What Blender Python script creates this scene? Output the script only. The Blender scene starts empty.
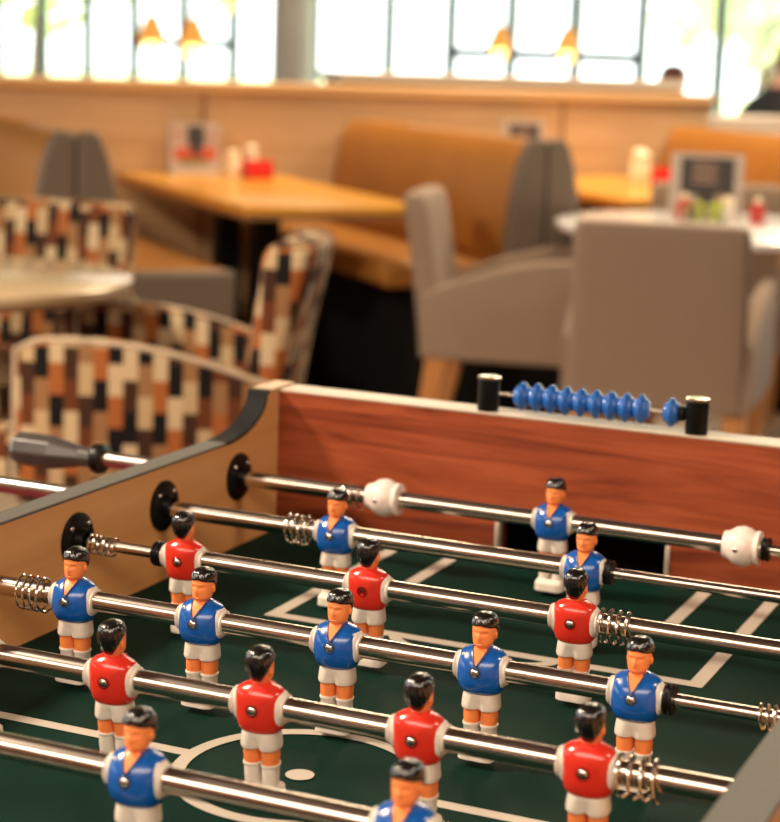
import bpy, math, random
from math import sin, cos, pi, radians as R
from mathutils import Vector, Matrix

random.seed(4)
scene = bpy.context.scene
COL = scene.collection
FL = 0.7102            # height of the playfield above the floor

# ------------------------------------------------------------------ materials
def new_mat(name):
    m = bpy.data.materials.new(name)
    m.use_nodes = True
    nt = m.node_tree
    return m, nt, nt.nodes['Principled BSDF']

def pbr(name, col, rough=0.5, metal=0.0, spec=0.5, coat=0.0, trans=0.0, emit=None, es=0.0, sheen=0.0, var=0.0, vscale=30.0, bump=0.0, bscale=200.0):
    m, nt, b = new_mat(name)
    b.inputs['Base Color'].default_value = (*col, 1)
    b.inputs['Roughness'].default_value = rough
    b.inputs['Metallic'].default_value = metal
    b.inputs['Specular IOR Level'].default_value = spec
    b.inputs['Coat Weight'].default_value = coat
    b.inputs['Coat Roughness'].default_value = 0.12
    b.inputs['Transmission Weight'].default_value = trans
    b.inputs['Sheen Weight'].default_value = sheen
    if emit:
        b.inputs['Emission Color'].default_value = (*emit, 1)
        b.inputs['Emission Strength'].default_value = es
    N = nt.nodes; L = nt.links
    if var or bump:
        tc = N.new('ShaderNodeTexCoord')
    if var:
        n = N.new('ShaderNodeTexNoise'); n.inputs['Scale'].default_value = vscale; n.inputs['Detail'].default_value = 4
        L.new(tc.outputs['Object'], n.inputs['Vector'])
        r = N.new('ShaderNodeValToRGB')
        r.color_ramp.elements[0].position = .3; r.color_ramp.elements[1].position = .7
        r.color_ramp.elements[0].color = (*[c * (1 - var) for c in col], 1)
        r.color_ramp.elements[1].color = (*[min(1, c * (1 + var)) for c in col], 1)
        L.new(n.outputs['Fac'], r.inputs['Fac']); L.new(r.outputs['Color'], b.inputs['Base Color'])
    if bump:
        n2 = N.new('ShaderNodeTexNoise'); n2.inputs['Scale'].default_value = bscale; n2.inputs['Detail'].default_value = 3
        L.new(tc.outputs['Object'], n2.inputs['Vector'])
        bp = N.new('ShaderNodeBump'); bp.inputs['Strength'].default_value = bump; bp.inputs['Distance'].default_value = .002
        L.new(n2.outputs['Fac'], bp.inputs['Height']); L.new(bp.outputs['Normal'], b.inputs['Normal'])
    return m

def wood(name, c1, c2, c3=None, scale=(2, 30, 60), rough=.35, coat=.2, dist=1.2, spec=.4):
    m, nt, b = new_mat(name)
    N = nt.nodes; L = nt.links
    tc = N.new('ShaderNodeTexCoord'); mp = N.new('ShaderNodeMapping')
    mp.inputs['Scale'].default_value = scale
    L.new(tc.outputs['Object'], mp.inputs['Vector'])
    n = N.new('ShaderNodeTexNoise'); n.inputs['Scale'].default_value = 1; n.inputs['Detail'].default_value = 8
    n.inputs['Roughness'].default_value = .62; n.inputs['Distortion'].default_value = dist
    L.new(mp.outputs['Vector'], n.inputs['Vector'])
    r = N.new('ShaderNodeValToRGB'); cr = r.color_ramp
    cr.elements[0].position = .30; cr.elements[0].color = (*c1, 1)
    cr.elements[1].position = .62; cr.elements[1].color = (*c2, 1)
    if c3:
        e = cr.elements.new(.44); e.color = (*c3, 1)
    L.new(n.outputs['Fac'], r.inputs['Fac']); L.new(r.outputs['Color'], b.inputs['Base Color'])
    b.inputs['Roughness'].default_value = rough; b.inputs['Coat Weight'].default_value = coat
    b.inputs['Coat Roughness'].default_value = .2; b.inputs['Specular IOR Level'].default_value = spec
    return m

def pattern_fabric(name):
    """woven blocks in brick-like columns: black, brown, orange, tan, cream"""
    m, nt, b = new_mat(name)
    N = nt.nodes; L = nt.links
    uv = N.new('ShaderNodeUVMap'); sep = N.new('ShaderNodeSeparateXYZ'); L.new(uv.outputs['UV'], sep.inputs[0])
    def mth(op, a, bb=None):
        n = N.new('ShaderNodeMath'); n.operation = op
        for i, x in enumerate((a, bb)):
            if x is None: continue
            if isinstance(x, (int, float)): n.inputs[i].default_value = x
            else: L.new(x, n.inputs[i])
        return n.outputs[0]
    CW, CH = .028, .062
    cu = mth('DIVIDE', sep.outputs[0], CW)
    ci = mth('FLOOR', cu)
    off = mth('MULTIPLY', mth('MODULO', mth('ABSOLUTE', ci), 2.0), .5)
    cv = mth('ADD', mth('DIVIDE', sep.outputs[1], CH), off)
    ri = mth('FLOOR', cv)
    fu = mth('SUBTRACT', cu, ci)
    # the colour order steps along a row and from row to row, with stray blocks
    cmb = N.new('ShaderNodeCombineXYZ'); L.new(ci, cmb.inputs[0]); L.new(ri, cmb.inputs[1])
    wn = N.new('ShaderNodeTexWhiteNoise'); wn.noise_dimensions = '2D'; L.new(cmb.outputs[0], wn.inputs['Vector'])
    stray = mth('MULTIPLY', mth('GREATER_THAN', wn.outputs['Value'], .90), 1.0)
    k = mth('MODULO', mth('ADD', mth('ADD', mth('MULTIPLY', ci, 3.0), mth('MULTIPLY', ri, 2.0)), mth('ADD', stray, 7000.0)), 7.0)
    st = mth('MULTIPLY', mth('SUBTRACT', mth('FLOOR', mth('MULTIPLY', fu, 4)), 1.5), .03)
    val = mth('ADD', mth('DIVIDE', mth('ADD', k, .5), 7.0), st)
    r = N.new('ShaderNodeValToRGB'); cr = r.color_ramp; cr.interpolation = 'CONSTANT'
    cols = [(0, (.005, .004, .004)), (1 / 7, (.045, .018, .009)), (2 / 7, (.33, .105, .027)), (3 / 7, (.46, .33, .18)), (4 / 7, (.52, .40, .24)), (5 / 7, (.27, .14, .058)), (6 / 7, (.12, .035, .011))]
    cr.elements[0].position = 0; cr.elements[0].color = (*cols[0][1], 1)
    cr.elements[1].position = cols[1][0]; cr.elements[1].color = (*cols[1][1], 1)
    for p, c in cols[2:]:
        e = cr.elements.new(p); e.color = (*c, 1)
    L.new(val, r.inputs['Fac']); L.new(r.outputs['Color'], b.inputs['Base Color'])
    b.inputs['Roughness'].default_value = .8; b.inputs['Specular IOR Level'].default_value = .2
    return m

M = {}
M['maple'] = wood('maple_laminate', (.56, .27, .09), (.66, .34, .13), scale=(3, 1.2, 22), rough=.45, coat=.05)
M['mahogany'] = wood('mahogany_laminate', (.12, .022, .009), (.36, .082, .030), (.25, .050, .018), scale=(3.2, 10, 42), rough=.38, coat=.12, dist=1.6)
M['edge'] = pbr('grey_beige_edging', (.105, .100, .084), .6, spec=.3, var=.1, vscale=500)
M['edge_light'] = pbr('pale_edging', (.52, .43, .33), .4, spec=.4)
M['edge_tan'] = pbr('tan_edging', (.55, .36, .19), .4, spec=.4)
M['black'] = pbr('black_plastic', (.004, .004, .004), .35, spec=.2)
M['blackmatt'] = pbr('black_matt', (.008, .008, .008), .7, spec=.15)
M['tape'] = pbr('black_grip_tape', (.010, .010, .010), .7, spec=.25, var=.5, vscale=800, bump=.6, bscale=1500)
M['chrome'] = pbr('chrome', (.70, .62, .55), .20, metal=1)
M['chrome_dull'] = pbr('brushed_steel', (.72, .66, .58), .26, metal=1)
M['jamb'] = pbr('pale_jamb_trim', (.50, .44, .36), .3, spec=.5)
M['spring'] = pbr('spring_steel', (.80, .76, .70), .16, metal=1)
M['brass'] = pbr('pale_brass_cap', (.85, .74, .55), .22, metal=1)
M['field'] = pbr('green_field', (.0036, .0215, .0150), .62, spec=.05, var=.12, vscale=400)
M['line'] = pbr('cream_field_line', (.47, .42, .35), .5, spec=.3)
M['blue'] = pbr('blue_jersey_plastic', (.006, .090, .39), .22, spec=.5, coat=.3)
M['red'] = pbr('red_jersey_plastic', (.62, .030, .016), .22, spec=.5, coat=.3)
M['white'] = pbr('white_plastic', (.74, .68, .60), .3, spec=.45)
M['skin'] = pbr('orange_skin_plastic', (.86, .25, .07), .35, spec=.4)
M['hair'] = pbr('black_hair_paint', (.006, .005, .005), .2, spec=.7, coat=.6)
M['darkred'] = pbr('deep_red_ring', (.22, .006, .004), .3)
M['collar'] = pbr('collar_line', (.03, .06, .16), .3)
M['ball'] = pbr('white_ball_plastic', (.82, .72, .66), .32, spec=.45, var=.05, vscale=60)
M['bead'] = pbr('blue_bead_plastic', (.014, .12, .46), .25, spec=.5, coat=.3)
M['handle'] = pbr('charcoal_handle', (.055, .05, .047), .33, spec=.5)
M['carpet'] = pbr('dark_red_carpet', (.085, .012, .016), .95, spec=.1, var=.35, vscale=40)
M['tile'] = pbr('pale_floor', (.55, .44, .32), .5, var=.08, vscale=6)
M['grey'] = pbr('taupe_fabric', (.275, .198, .143), .85, spec=.2, sheen=.15, var=.06, vscale=90, bump=.3, bscale=900)
M['grey2'] = pbr('grey_vinyl', (.135, .104, .080), .55, spec=.35)
M['pipe'] = pbr('cream_piping', (.55, .44, .30), .7)
M['pattern'] = pattern_fabric('block_weave')
M['oak_leg'] = wood('oak_leg', (.42, .17, .05), (.56, .25, .08), scale=(20, 20, 4), rough=.4)
M['leather'] = pbr('ochre_leather', (.36, .15, .028), .38, spec=.45, coat=.1, var=.08, vscale=5)
M['partition'] = wood('oak_panelling', (.44, .265, .125), (.54, .35, .19), scale=(1, 1, 14), rough=.5, coat=.05)
M['cap'] = wood('oak_capping', (.50, .30, .13), (.58, .36, .17), scale=(1, 1, 14), rough=.35, coat=.2)
M['dtable'] = wood('honey_table', (.60, .27, .03), (.70, .35, .045), scale=(1.5, 9, 4), rough=.28, coat=.35)
M['ptable'] = wood('pale_table', (.50, .38, .22), (.58, .45, .28), scale=(3, 14, 4), rough=.22, coat=.4)
M['tablerim'] = pbr('table_edge_brown', (.26, .13, .055), .45)
M['wtable'] = pbr('white_table', (.88, .88, .87), .15, spec=.5, coat=.3)
M['frame'] = pbr('grey_window_frame', (.10, .13, .135), .45)
M['column'] = pbr('grey_column', (.60, .53, .42), .6, var=.04, vscale=3)
M['ceiling'] = pbr('ceiling_paint', (.15, .11, .08), .8)
M['wall'] = pbr('wall_paint', (.16, .09, .045), .8)
M['grass'] = pbr('lawn', (.78, .82, .42), .9, var=.15, vscale=.6)
M['leaf'] = pbr('pale_leaves', (.72, .80, .36), .8, var=.25, vscale=3)
M['bark'] = pbr('bark', (.16, .11, .07), .9)
M['redbox'] = pbr('red_caddy', (.75, .03, .03), .35)
M['cream'] = pbr('cream_ceramic', (.85, .72, .50), .35)
M['paper'] = pbr('menu_paper', (.42, .35, .30), .5)
M['menudark'] = pbr('menu_dark_print', (.035, .03, .028), .5)
M['menured'] = pbr('menu_red_print', (.50, .07, .03), .5)
M['menugreen'] = pbr('menu_green_print', (.12, .16, .04), .5)
M['menupink'] = pbr('menu_pale_print', (.40, .25, .19), .5)
M['green'] = pbr('lime_packet', (.42, .50, .03), .4)
M['olive'] = pbr('olive_packet', (.20, .17, .03), .4)
M['ketchup'] = pbr('red_bottle', (.45, .04, .03), .3)
M['shade'] = pbr('amber_lampshade', (.70, .30, .06), .5, emit=(1, .45, .08), es=.35)
M['bulb'] = pbr('warm_bulb', (1, .8, .4), .4, emit=(1, .62, .18), es=3.2)
M['lampglow'] = pbr('lit_lamp_panel', (1, .9, .8), .4, emit=(1, .83, .62), es=2.0)
M['pskin'] = pbr('person_skin', (.62, .30, .22), .5)
M['phair'] = pbr('brown_hair', (.22, .08, .042), .5)
M['pcloth'] = pbr('black_jacket', (.012, .012, .014), .8)
M['trousers'] = pbr('dark_trousers', (.03, .032, .04), .85)
M['pcloth2'] = pbr('rust_top', (.30, .10, .06), .8)
# window pane: mostly clear with a thin reflection
def glass():
    m = bpy.data.materials.new('window_pane_glass'); m.use_nodes = True
    nt = m.node_tree; nt.nodes.clear()
    o = nt.nodes.new('ShaderNodeOutputMaterial'); t = nt.nodes.new('ShaderNodeBsdfTransparent'); g = nt.nodes.new('ShaderNodeBsdfGlossy')
    t.inputs['Color'].default_value = (.97, .99, .98, 1); g.inputs['Roughness'].default_value = .02
    mx = nt.nodes.new('ShaderNodeMixShader'); mx.inputs[0].default_value = .05
    nt.links.new(t.outputs[0], mx.inputs[1]); nt.links.new(g.outputs[0], mx.inputs[2]); nt.links.new(mx.outputs[0], o.inputs[0])
    return m
M['glass'] = glass()

# ------------------------------------------------------------------ mesh builder
class MB:
    def __init__(s): s.v = []; s.f = []; s.mi = []
    def add(s, vs, fs, mi=0):
        o = len(s.v); s.v += [tuple(p) for p in vs]
        for f in fs: s.f.append(tuple(i + o for i in f)); s.mi.append(mi)
        return s
    def box(s, x0, x1, y0, y1, z0, z1, mi=0):
        v = [(x, y, z) for x in (x0, x1) for y in (y0, y1) for z in (z0, z1)]
        return s.add(v, [(0, 1, 3, 2), (4, 6, 7, 5), (0, 4, 5, 1), (2, 3, 7, 6), (0, 2, 6, 4), (1, 5, 7, 3)], mi)
    def loft(s, rings, cap0=True, cap1=True, closed=True, mi=0):
        n = len(rings[0]); vs = [p for r in rings for p in r]; fs = []
        for i in range(len(rings) - 1):
            for j in range(n if closed else n - 1):
                k = (j + 1) % n
                fs.append((i * n + j, i * n + k, (i + 1) * n + k, (i + 1) * n + j))
        if cap0: fs.append(tuple(range(n - 1, -1, -1)))
        if cap1: fs.append(tuple((len(rings) - 1) * n + j for j in range(n)))
        return s.add(vs, fs, mi)
    def lathe(s, prof, n=24, axis='z', c=(0, 0, 0), mi=0, cap=True):
        rings = []
        for r, h in prof:
            ring = []
            for j in range(n):
                a = 2 * pi * j / n; p, q = r * cos(a), r * sin(a)
                ring.append({'z': (p, q, h), 'x': (h, p, q), 'y': (q, h, p)}[axis])
            rings.append([(c[0] + x, c[1] + y, c[2] + z) for x, y, z in ring])
        return s.loft(rings, cap, cap, True, mi)
    def tube(s, pts, r, n=8, closed=False, mi=0):
        pts = [Vector(p) for p in pts]; m = len(pts); rings = []
        up = Vector((0, 0, 1))
        prev = None
        for i, p in enumerate(pts):
            t = (pts[(i + 1) % m] - pts[i - 1]) if closed else (pts[min(i + 1, m - 1)] - pts[max(i - 1, 0)])
            t.normalize()
            if prev is None:
                a = t.cross(up if abs(t.z) < .9 else Vector((1, 0, 0))).normalized()
            else:
                a = (prev - t * prev.dot(t)).normalized()
            prev = a; b = t.cross(a)
            rr = r[i] if isinstance(r, (list, tuple)) else r
            rings.append([p + a * rr * cos(2 * pi * j / n) + b * rr * sin(2 * pi * j / n) for j in range(n)])
        if closed: rings.append(rings[0]); return s.loft(rings, False, False, True, mi)
        return s.loft(rings, True, True, True, mi)
    def sphere(s, c, rx, ry=None, rz=None, n=20, m=12, mi=0, e=2.0):
        ry = ry or rx; rz = rz or rx
        f = lambda t: math.copysign(abs(t) ** (2 / e), t)
        rings = []
        for i in range(1, m):
            a = -pi / 2 + pi * i / m
            rings.append([(c[0] + rx * f(cos(a)) * f(cos(2 * pi * j / n)), c[1] + ry * f(cos(a)) * f(sin(2 * pi * j / n)), c[2] + rz * f(sin(a))) for j in range(n)])
        return s.loft(rings, True, True, True, mi)
    def prism(s, poly, a0, a1, axis='y', mi=0):
        """extrude a 2D polygon: axis y -> poly is (x,z); x -> (y,z); z -> (x,y)"""
        def P(p, h): return {'y': (p[0], h, p[1]), 'x': (h, p[0], p[1]), 'z': (p[0], p[1], h)}[axis]
        return s.loft([[P(p, a0) for p in poly], [P(p, a1) for p in poly]], True, True, True, mi)

def obj(name, mb, mats, parent=None, loc=(0, 0, 0), rotz=0, smooth=True, bevel=0, seg=2, uv=False, ang=40, sub=0):
    me = bpy.data.meshes.new(name)
    me.from_pydata(mb.v, [], mb.f)
    mats = mats if isinstance(mats, (list, tuple)) else [mats]
    for m in mats: me.materials.append(M[m])
    me.polygons.foreach_set('material_index', mb.mi)
    me.update()
    import bmesh
    bm = bmesh.new(); bm.from_mesh(me); bmesh.ops.recalc_face_normals(bm, faces=bm.faces); bm.to_mesh(me); bm.free()
    if smooth:
        me.polygons.foreach_set('use_smooth', [True] * len(me.polygons))
        try: me.set_sharp_from_angle(angle=R(ang))
        except Exception: pass
    if uv:
        l = me.uv_layers.new(name='UVMap')
        for p in me.polygons:
            n = p.normal; k = max(range(3), key=lambda i: abs(n[i]) * (1 if i < 2 else .8))
            for li in p.loop_indices:
                c = me.vertices[me.loops[li].vertex_index].co
                l.data[li].uv = (c.y, c.z) if k == 0 else ((c.x + .007, c.z) if k == 1 else (c.x, c.y + .01))
    o = bpy.data.objects.new(name, me); COL.objects.link(o)
    o.location = loc; o.rotation_euler = (0, 0, rotz)
    if parent is not None: o.parent = parent
    if bevel:
        b = o.modifiers.new('bevel', 'BEVEL'); b.width = bevel; b.segments = seg; b.limit_method = 'ANGLE'; b.angle_limit = R(35)
    if sub:
        sm = o.modifiers.new('sub', 'SUBSURF'); sm.levels = sub; sm.render_levels = sub
    return o

def tag(o, label, cat, group=None, kind=None):
    if label: o['label'] = label
    if cat: o['category'] = cat
    if group: o['group'] = group
    if kind: o['kind'] = kind
    return o

def empty(name, loc=(0, 0, 0), rotz=0, parent=None):
    o = bpy.data.objects.new(name, None); COL.objects.link(o)
    o.location = loc; o.rotation_euler = (0, 0, rotz); o.empty_display_size = .05
    if parent is not None: o.parent = parent
    return o

def thing(name, label, cat, loc=(0, 0, 0), rotz=0, group=None):
    return tag(empty(name, loc, rotz), label, cat, group)

def copy_tree(o, parent=None):
    c = o.copy(); COL.objects.link(c)
    if parent is not None: c.parent = parent
    for ch in list(o.children): copy_tree(ch, c)
    return c

def structure(name, mb, mats, **k):
    o = obj(name, mb, mats, **k); o['kind'] = 'structure'
    return o

# ring helpers
def sell(cx, cy, z, a, b, n=2.4, seg=28, pinch=0):
    out = []
    for j in range(seg):
        t = 2 * pi * j / seg; c, s_ = cos(t), sin(t)
        x = a * math.copysign(abs(c) ** (2 / n), c); y = b * math.copysign(abs(s_) ** (2 / n), s_)
        if pinch: y *= 1 - pinch * math.exp(-(x / (.22 * a)) ** 2)
        out.append((cx + x, cy + y, z))
    return out

def interp(keys, m):
    """catmull interpolation of key tuples (first entry is the ordinate) to m rows"""
    z0, z1 = keys[0][0], keys[-1][0]; out = []
    for i in range(m):
        z = z0 + (z1 - z0) * i / (m - 1)
        k = 0
        while k < len(keys) - 2 and z > keys[k + 1][0]: k += 1
        a, b = keys[k], keys[k + 1]; p = keys[max(k - 1, 0)]; q = keys[min(k + 2, len(keys) - 1)]
        t = (z - a[0]) / (b[0] - a[0]); row = [z]
        for c in range(1, len(a)):
            ma = (b[c] - p[c]) / max(b[0] - p[0], 1e-9) * (b[0] - a[0]); mb_ = (q[c] - a[c]) / max(q[0] - a[0], 1e-9) * (b[0] - a[0])
            h = (2 * t ** 3 - 3 * t * t + 1) * a[c] + (t ** 3 - 2 * t * t + t) * ma + (-2 * t ** 3 + 3 * t * t) * b[c] + (t ** 3 - t * t) * mb_
            row.append(h)
        out.append(row)
    return out

# ------------------------------------------------------------------ the football table
W, E = .6869, .0885
HS, HE = .1122, .151           # side wall and end wall heights above the field
LEN = 1.227
T = .022
tb = thing('football_table', 'wooden table football game with red-brown end wall and dark green pitch', 'football table', (0, 0, FL))

# playfield with its painted lines
pf = MB().box(0, W, -LEN, 0, -.018, 0, 0)
def line_strip(pts, w=.0135, z=.0004):
    """flat strip along 2D points"""
    n = len(pts); a = []; b = []
    for i in range(n):
        p = Vector(pts[i]); t = (Vector(pts[min(i + 1, n - 1)]) - Vector(pts[max(i - 1, 0)])).normalized(); nn = Vector((-t.y, t.x)) * w / 2
        a.append((*(p + nn), z)); b.append((*(p - nn), z))
    vs = a + b
    pf.add(vs, [(i, i + 1, n + i + 1, n + i) for i in range(n - 1)], 1)
cx = W / 2
for s in (0, -LEN):
    d = -1 if s == 0 else 1
    for hw, dep in ((.198, .285), (.1315, .135)):
        line_strip([(cx - hw, s + d * .001), (cx - hw, s + d * dep)]); line_strip([(cx + hw, s + d * .001), (cx + hw, s + d * dep)])
        line_strip([(cx - hw - .0067, s + d * dep), (cx + hw + .0067, s + d * dep)], z=.0007)
    line_strip([(cx + .075 * cos(a) * 1.0, s + d * (.285 + .034 * sin(a))) for a in [pi * i / 24 for i in range(25)]], .011, z=.0009)
    pf.add([(cx + .009 * cos(2 * pi * i / 24), s + d * .40 + .009 * sin(2 * pi * i / 24), .0006) for i in range(24)], [tuple(range(24))], 1)
mid = -.625
line_strip([(0.001, mid), (cx - .088, mid)], .012); line_strip([(cx + .088, mid), (W - .001, mid)], .012)
line_strip([(cx + .088 * cos(2 * pi * i / 64), mid + .088 * sin(2 * pi * i / 64)) for i in range(65)], .011, z=.0007)
pf.add([(cx + .0105 * cos(2 * pi * i / 24), mid + .0105 * sin(2 * pi * i / 24), .001) for i in range(24)], [tuple(range(24))], 1)
obj('playfield', pf, ['field', 'line'], tb, smooth=False)

# side walls: profile in (y, z) with a swept-up end
def side_profile(y_far):
    pts = [(-LEN - T, -.20), (-LEN - T, HS), (-.115, HS)]
    for i in range(1, 13):
        t = i / 12; pts.append((-.115 + .088 * sin(t * pi / 2) ** 1.0, HS + .040 * (1 - cos(t * pi / 2)) ** 1.0))
    pts += [(-.021, HE + .002), (y_far, HE + .002), (y_far, -.20)]
    return pts
prof = side_profile(.035)
obj('side_wall', MB().prism(prof, -T, 0, 'x'), 'maple', tb, smooth=False)
obj('side_wall', MB().prism(prof, W, W + .030, 'x'), 'maple', tb, smooth=False)
for x0, x1 in ((-T - .0005, .0006), (W - .0006, W + .0305)):
    obj('top_edging', MB().box(x0, x1, -LEN - T, -.10, HS - .0005, HS + .0022), 'edge', tb, bevel=.0008)
    # black grip over the swept corner
    ys = prof[2:-2]; n = len(ys)
    r0 = []
    for k, (y, z) in enumerate(ys):
        a = ys[max(k - 1, 0)]; b = ys[min(k + 1, n - 1)]; t = Vector((b[0] - a[0], b[1] - a[1])).normalized(); nv = Vector((-t.y, t.x))
        o1 = Vector((y, z)) + nv * .0025; i1 = Vector((y, z)) - nv * .0008
        r0.append([(x0, i1.x, i1.y), (x1, i1.x, i1.y), (x1, o1.x, o1.y), (x0, o1.x, o1.y)])
    obj('corner_guard', MB().loft(r0), 'tape', tb, smooth=False)
    obj('corner_cap', MB().box(x0, x1, -.019, .0355, HE + .0015, HE + .0045), 'edge_tan', tb, bevel=.0008)

# end walls with a goal mouth
G0, G1, GH = .252, .436, .0435
for yy, d in ((0, 1), (-LEN, -1)):
    ya, yb = (yy, yy + .035) if d > 0 else (yy - .035, yy)
    poly = [(.0, -.20), (.0, HE), (W, HE), (W, -.20), (G1, -.20), (G1, GH - .008), (G1 - .003, GH - .002), (G1 - .009, GH), (G0 + .009, GH), (G0 + .003, GH - .002), (G0, GH - .008), (G0, -.20)]
    obj('end_wall', MB().prism(poly, ya, yb, 'y'), 'mahogany', tb, smooth=False)
    obj('end_edging', MB().box(0.0008, W - .0008, ya - .0005, yb + .0005, HE - .0005, HE + .0022), 'edge_light', tb, bevel=.0008)
    gp = [(G0, .001), (G0, GH - .008), (G0 + .003, GH - .002), (G0 + .009, GH), (G1 - .009, GH), (G1 - .003, GH - .002), (G1, GH - .008), (G1, .001)]
    inn = [(G0 + .004, .001), (G0 + .004, GH - .010), (G0 + .006, GH - .006), (G0 + .011, GH - .004), (G1 - .011, GH - .004), (G1 - .006, GH - .006), (G1 - .004, GH - .010), (G1 - .004, .001)]
    yf = yy - d * .0015; ybk = yy + d * .012
    for gx in (G0 - .0005, G1 - .0045):
        ylo, yhi = min(yf, ybk), max(yf, ybk)
        obj('goal_jamb', MB().box(gx, gx + .005, ylo, yhi, .001, GH - .003), 'jamb', tb, bevel=.0015)
    bxm = MB()
    y2 = yy + d * .11
    ylo, yhi = min(yy + d * .036, y2), max(yy + d * .036, y2)
    bxm.box(G0 - .02, G1 + .02, ylo, yhi, -.03, -.02); bxm.box(G0 - .02, G1 + .02, ylo, yhi, GH + .01, GH + .02)
    bxm.box(G0 - .02, G0 - .01, ylo, yhi, -.03, GH + .02); bxm.box(G1 + .01, G1 + .02, ylo, yhi, -.03, GH + .02)
    bxm.box(G0 - .02, G1 + .02, y2 - .004, y2 + .004, -.03, GH + .02)
    obj('goal_box', bxm, 'blackmatt', tb, smooth=False)
obj('cabinet', MB().box(.001, W - .001, -LEN + .001, -.001, -.19, -.02), 'blackmatt', tb, smooth=False)
for x in (.03, W - .03):
    for y in (-.04, -LEN + .04):
        obj('leg', MB().box(x - .04, x + .04, y - .04, y + .04, -FL, -.2005), 'black', tb, bevel=.006)

# rod bushings
YR = [-E - .15 * k for k in range(7)]
HZ = .0744
DZ = [-.0012, -.0022, -.0012, -.0014, -.0010, 0, 0]
for k in range(6):
    for sx in (0, 1):
        x = 0 if sx == 0 else W; d = 1 if sx == 0 else -1
        b = obj('rod_bushing', MB().lathe([(.0245, 0), (.0245, d * .0025), (.022, d * .0045), (.0115, d * .005), (.0105, d * .012), (.0086, d * .012), (.0086, d * .004)], 32, 'x', (x, YR[k], HZ)), 'black', tb)
        if sx == 0:
            for sy in (-1, 1):
                obj('screw', MB().sphere((x + .0048, YR[k] + sy * .0135, HZ + .0125), .0016, .0026, .0026, 12, 8), 'chrome_dull', b)

# score counter posts and wire
PZ = .178
for x in (.2335, .4515):
    p = obj('counter_post', MB().lathe([(.0105, HE + .002), (.0112, HE + .004), (.0112, PZ + .0075), (.0105, PZ + .0082)], 24, 'z', (x, .0125, 0)), 'black', tb)
    obj('post_cap', MB().lathe([(.0108, PZ + .0082), (.0122, PZ + .0086), (.0122, PZ + .0096), (.0108, PZ + .0106), (.003, PZ + .0108)], 24, 'z', (x, .0125, 0)), 'brass', p)
obj('wire_nut', MB().lathe([(.007, .4335), (.0085, .4345), (.0085, .4390), (.007, .4400)], 6, 'x', (0, .0125, PZ - .006)), 'black', tb)
obj('counter_wire', MB().tube([(.2335, .0125, PZ - .0065), (.4515, .0125, PZ - .0065)], .0018, 10), 'chrome_dull', tb)

# ---- score beads (each slides on its own)
def bead_mb():
    return MB().lathe([(.0022, -.0072), (.0085, -.0074), (.0098, -.0064), (.0103, -.0042), (.0142, -.0016), (.0149, 0), (.0142, .0016), (.0103, .0042), (.0098, .0064), (.0085, .0074), (.0022, .0074)], 28, 'x')
bx = [.2705 + i * .0156 for i in range(9)] + [.4262]
words = ['first', 'second', 'third', 'fourth', 'fifth', 'sixth', 'seventh', 'eighth', 'ninth']
bd0 = None
for i, x in enumerate(bx):
    if bd0 is None:
        bd = bd0 = obj('score_bead', bead_mb(), 'bead')
        bd0.modifiers.new('b', 'BEVEL').width = .0004
    else:
        bd = bd0.copy(); COL.objects.link(bd)
    bd.location = (x, .0125, FL + PZ - .0065)
    if i < 9: lab = 'blue flanged score bead, %s from the left post on the counter wire' % words[i]
    else: lab = 'single blue score bead set apart beside the right black counter post'
    tag(bd, lab, 'score bead', 'blue score beads on the end wall')

# ---- player figure (origin on the rod axis, facing -y)
def jersey_keys():
    return [(-.0184, .0112, .0085, 0), (-.0168, .0145, .0118, -.0004), (-.0126, .0168, .0142, -.0010), (-.0064, .0180, .0154, -.0014), (.0010, .0182, .0152, -.0012),
            (.0070, .0180, .0138, -.0004), (.0110, .0170, .0116, .0004), (.0138, .0138, .0092, .0008), (.0160, .0084, .0070, .0008), (.0172, .0052, .0054, .0006)]
JR = interp(jersey_keys(), 26)
def jersey_y(x, z, front=True):
    f = max(0, min(len(JR) - 1.001, (z - JR[0][0]) / (JR[-1][0] - JR[0][0]) * (len(JR) - 1))); k = int(f); fr = f - k
    a, b, cy = (JR[k][c] + (JR[k + 1][c] - JR[k][c]) * fr for c in (1, 2, 3))
    q = max(0, 1 - (abs(x) / a) ** 2.3) ** (1 / 2.3)
    return cy - b * q if front else cy + b * q
HK = [(.0115, .0058, .0060, .0004), (.0150, .0053, .0057, .0003), (.0172, .0057, .0070, -.0012), (.0192, .0068, .0084, -.0014), (.0225, .0076, .0092, -.0008),
      (.0270, .0083, .0099, .0002), (.0320, .0084, .0100, .0006), (.0362, .0076, .0091, .0007), (.0391, .0058, .0070, .0007), (.0407, .0030, .0036, .0006)]
HR = interp(HK, 40)
def head_pt(t, row, k=1.0, th=0.0):
    z, a, b, cy = row; c, s_ = cos(t), sin(t)
    a = (a + th) * k; b = (b + th) * k
    x = a * math.copysign(abs(c) ** (2 / 2.3), c); y = b * math.copysign(abs(s_) ** (2 / 2.3), s_)
    return x, cy + y, z
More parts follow.
